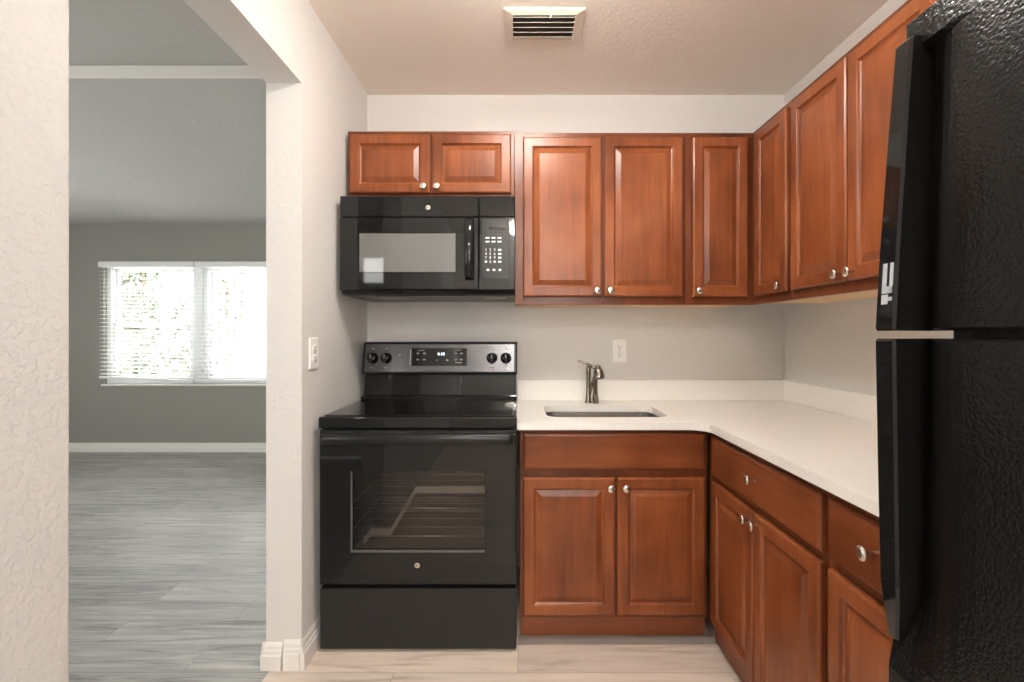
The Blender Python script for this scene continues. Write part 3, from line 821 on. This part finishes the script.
frz = fd('freezer_door', [(ZG1, .606, .020), (ZG1 + .004, .602, .026), (1.45, .609, .026), (1.668, .617, .026), (1.676, .618, .003), (1.722, .620, .0), (1.728, .627, .0)])
frg = fd('fridge_door', [(.085, .596, 0.0), (.091, .591, 0.0), (.70, .592, 0.0), (.735, .592, .006), (.85, .596, .028), (ZG0 - .004, .600, .026), (ZG0, .605, .020)])
def grip(secs, parent):
    """secs: z, front x, near y, back x"""
    rings = []
    for z, xh, yn, xb in secs:
        rings.append([(xb, yn, z), (xh + .003, yn, z), (xh, yn + .004, z), (xh, FY1 - .005, z), (xh + .004, FY1, z), (xb, FY1, z)])
    o = MB(off).loft(rings).build('handle', M['black'], parent)
    o.data.materials.append(M['leather'])
    for p in o.data.polygons:
        if p.normal.y < -.9: p.material_index = 1
    return o
h1 = grip([(ZG1, .576, .702, .66), (ZG1 + .004, .573, .701, .66), (1.36, .580, .702, .66), (1.55, .594, .705, .66), (1.686, .6055, .7075, .66), (1.690, .6085, .7085, .66)], frz)
grip([(.748, .595, .722, .63), (.80, .586, .710, .66), (.84, .581, .704, .66), (1.0, .577, .702, .66), (ZG0 - .004, .573, .701, .66), (ZG0, .576, .702, .66)], frg)
MB(off).box(.6835, .6925, FY0 + .01, FY1 - .012, 1.236, 1.722).build('gasket', M['bmatt'], frz)
MB(off).box(.6835, .6925, FY0 + .01, FY1 - .012, .095, 1.221).build('gasket', M['bmatt'], frg)
MB(off).box(.66, .72, FY0 + .002, FY0 + .05, ZG0 + .002, ZG1 - .002).build('middle_hinge', M['steel'], t)
# raised pale marks standing in for a reflection on the freezer handle
st = MB(off)
def fh(z): return .573 + (z - 1.2385) / (1.36 - 1.2385) * .007 if z < 1.36 else .580 + (z - 1.36) / .19 * .014
for (za, zb_, ya, yb_) in ((1.293, 1.340, .708, .714), (1.300, 1.340, .720, .728), (1.293, 1.304, .708, .728), (1.276, 1.291, .716, .728), (1.281, 1.287, .708, .716)):
    st.loft([[(fh(z) - .0008, ya, z), (fh(z) - .0008, yb_, z), (fh(z) + .001, yb_, z), (fh(z) + .001, ya, z)] for z in (za, zb_)])
st.build('sticker', M['stickermat'], h1, label='torn white sticker')

# ------------------------------------------------------------------ small things on the walls and ceiling
def outlet(label, loc, rotz, w_=.074, h_=.122):
    """built facing -y"""
    t = thing('wall_outlet', label, 'outlet', loc, rotz, 'wall outlets')
    MB().rings(-w_ / 2, w_ / 2, -h_ / 2, h_ / 2, [(0, .007), (0, .003), (.002, .001), (.006, 0)], -.0075).build('cover_plate', M['white'], t)
    for s in (-1, 1):
        zc = s * .0195
        o = MB().lathe([(.0165, 0), (.0165, .0022), (.0155, .003), (0, .003)], (0, -.0072, zc), (0, -1, 0), 24).build('receptacle', M['white'], t)
        MB().box(-.0068, -.0048, -.0106, -.0100, zc + .000, zc + .009).build('slot', M['slot'], o)
        MB().box(.0048, .0068, -.0106, -.0100, zc + .001, zc + .008).build('slot', M['slot'], o)
        MB().lathe([(.0028, 0), (.0028, .0006), (0, .0006)], (0, -.0100, zc - .0075), (0, -1, 0), 12).build('ground_hole', M['slot'], o)
    MB().lathe([(.003, 0), (.003, .001), (0, .0014)], (0, -.0074, 0), (0, -1, 0), 12).build('screw', M['nickel'], t)
    return t
outlet('white duplex outlet on the back wall above the tap', (.536, YB - .0005, 1.145), 0)
outlet('white duplex outlet on the side wall between opening and range', (XL + .0005, 1.785, 1.157), PI / 2)

t = thing('ceiling_vent', 'cream metal air vent with dark louvres on the kitchen ceiling', 'vent', (.10, 1.88, HC))
off = t.location
vx0, vx1, vy0, vy1 = -.056, .262, 1.783, 1.972
zz = HC - .0005
fr = MB(off)
def strip(x0, x1, y0, y1, ix0, ix1, iy0, iy1):
    o4 = [(x0, y0), (x1, y0), (x1, y1), (x0, y1)]; i4 = [(ix0, iy0), (ix1, iy0), (ix1, iy1), (ix0, iy1)]
    fr.loft([[(x, y, zz) for x, y in o4], [(x, y, zz - .006) for x, y in o4], [(x * .97 + .003, y * .985 + .0282, zz - .014) for x, y in i4], [(x, y, zz - .014) for x, y in i4], [(x, y, zz - .003) for x, y in i4]], cap=False)
strip(vx0, vx1, vy0, vy1, vx0 + .032, vx1 - .032, vy0 + .022, vy1 - .016)
fr.build('frame', M['offwhite'], t)
MB(off).box(vx0 + .02, vx1 - .02, vy0 + .02, vy1 - .02, zz - .002, zz - .0002).build('throat', M['ventdark'], t)
for i in range(5):
    yc = vy0 + .040 + i * .0300
    MB(off).box(vx0 + .034, vx1 - .034, yc - .012, yc + .012, zz - .0107, zz - .0093, rot=Matrix.Rotation(math.radians(34), 3, 'X')).build('louvre', M['offwhite'], t)
MB(off).tube([(.128, vy0 + .016, zz - .012), (.130, vy0 + .016, zz - .020), (.126, vy0 + .022, zz - .026)], .0028, 8).build('lever', M['offwhite'], t)

def ceiling_lamp(x, y, label, glass):
    t = thing('ceiling_lamp', label, 'lamp', (x, y, HC), 0, 'kitchen ceiling lamps')
    MB().lathe([(.065, -.0005), (.068, -.012), (.060, -.022), (.012, -.024), (.012, -.050), (.0, -.050)], (0, 0, 0), n=40).build('base', M['nickel'], t)
    MB().lathe([(.0, -.0505), (.120, -.0525), (.146, -.066), (.140, -.088), (.110, -.112), (.058, -.127), (.0, -.132)], (0, 0, 0), n=40).build('shade', glass, t)
ceiling_lamp(.05, 1.27, 'round frosted flush lamp on the kitchen ceiling near the vent', M['lampg'])
ceiling_lamp(.05, -1.30, 'round frosted flush lamp on the kitchen ceiling away from the vent', M['lampg2'])
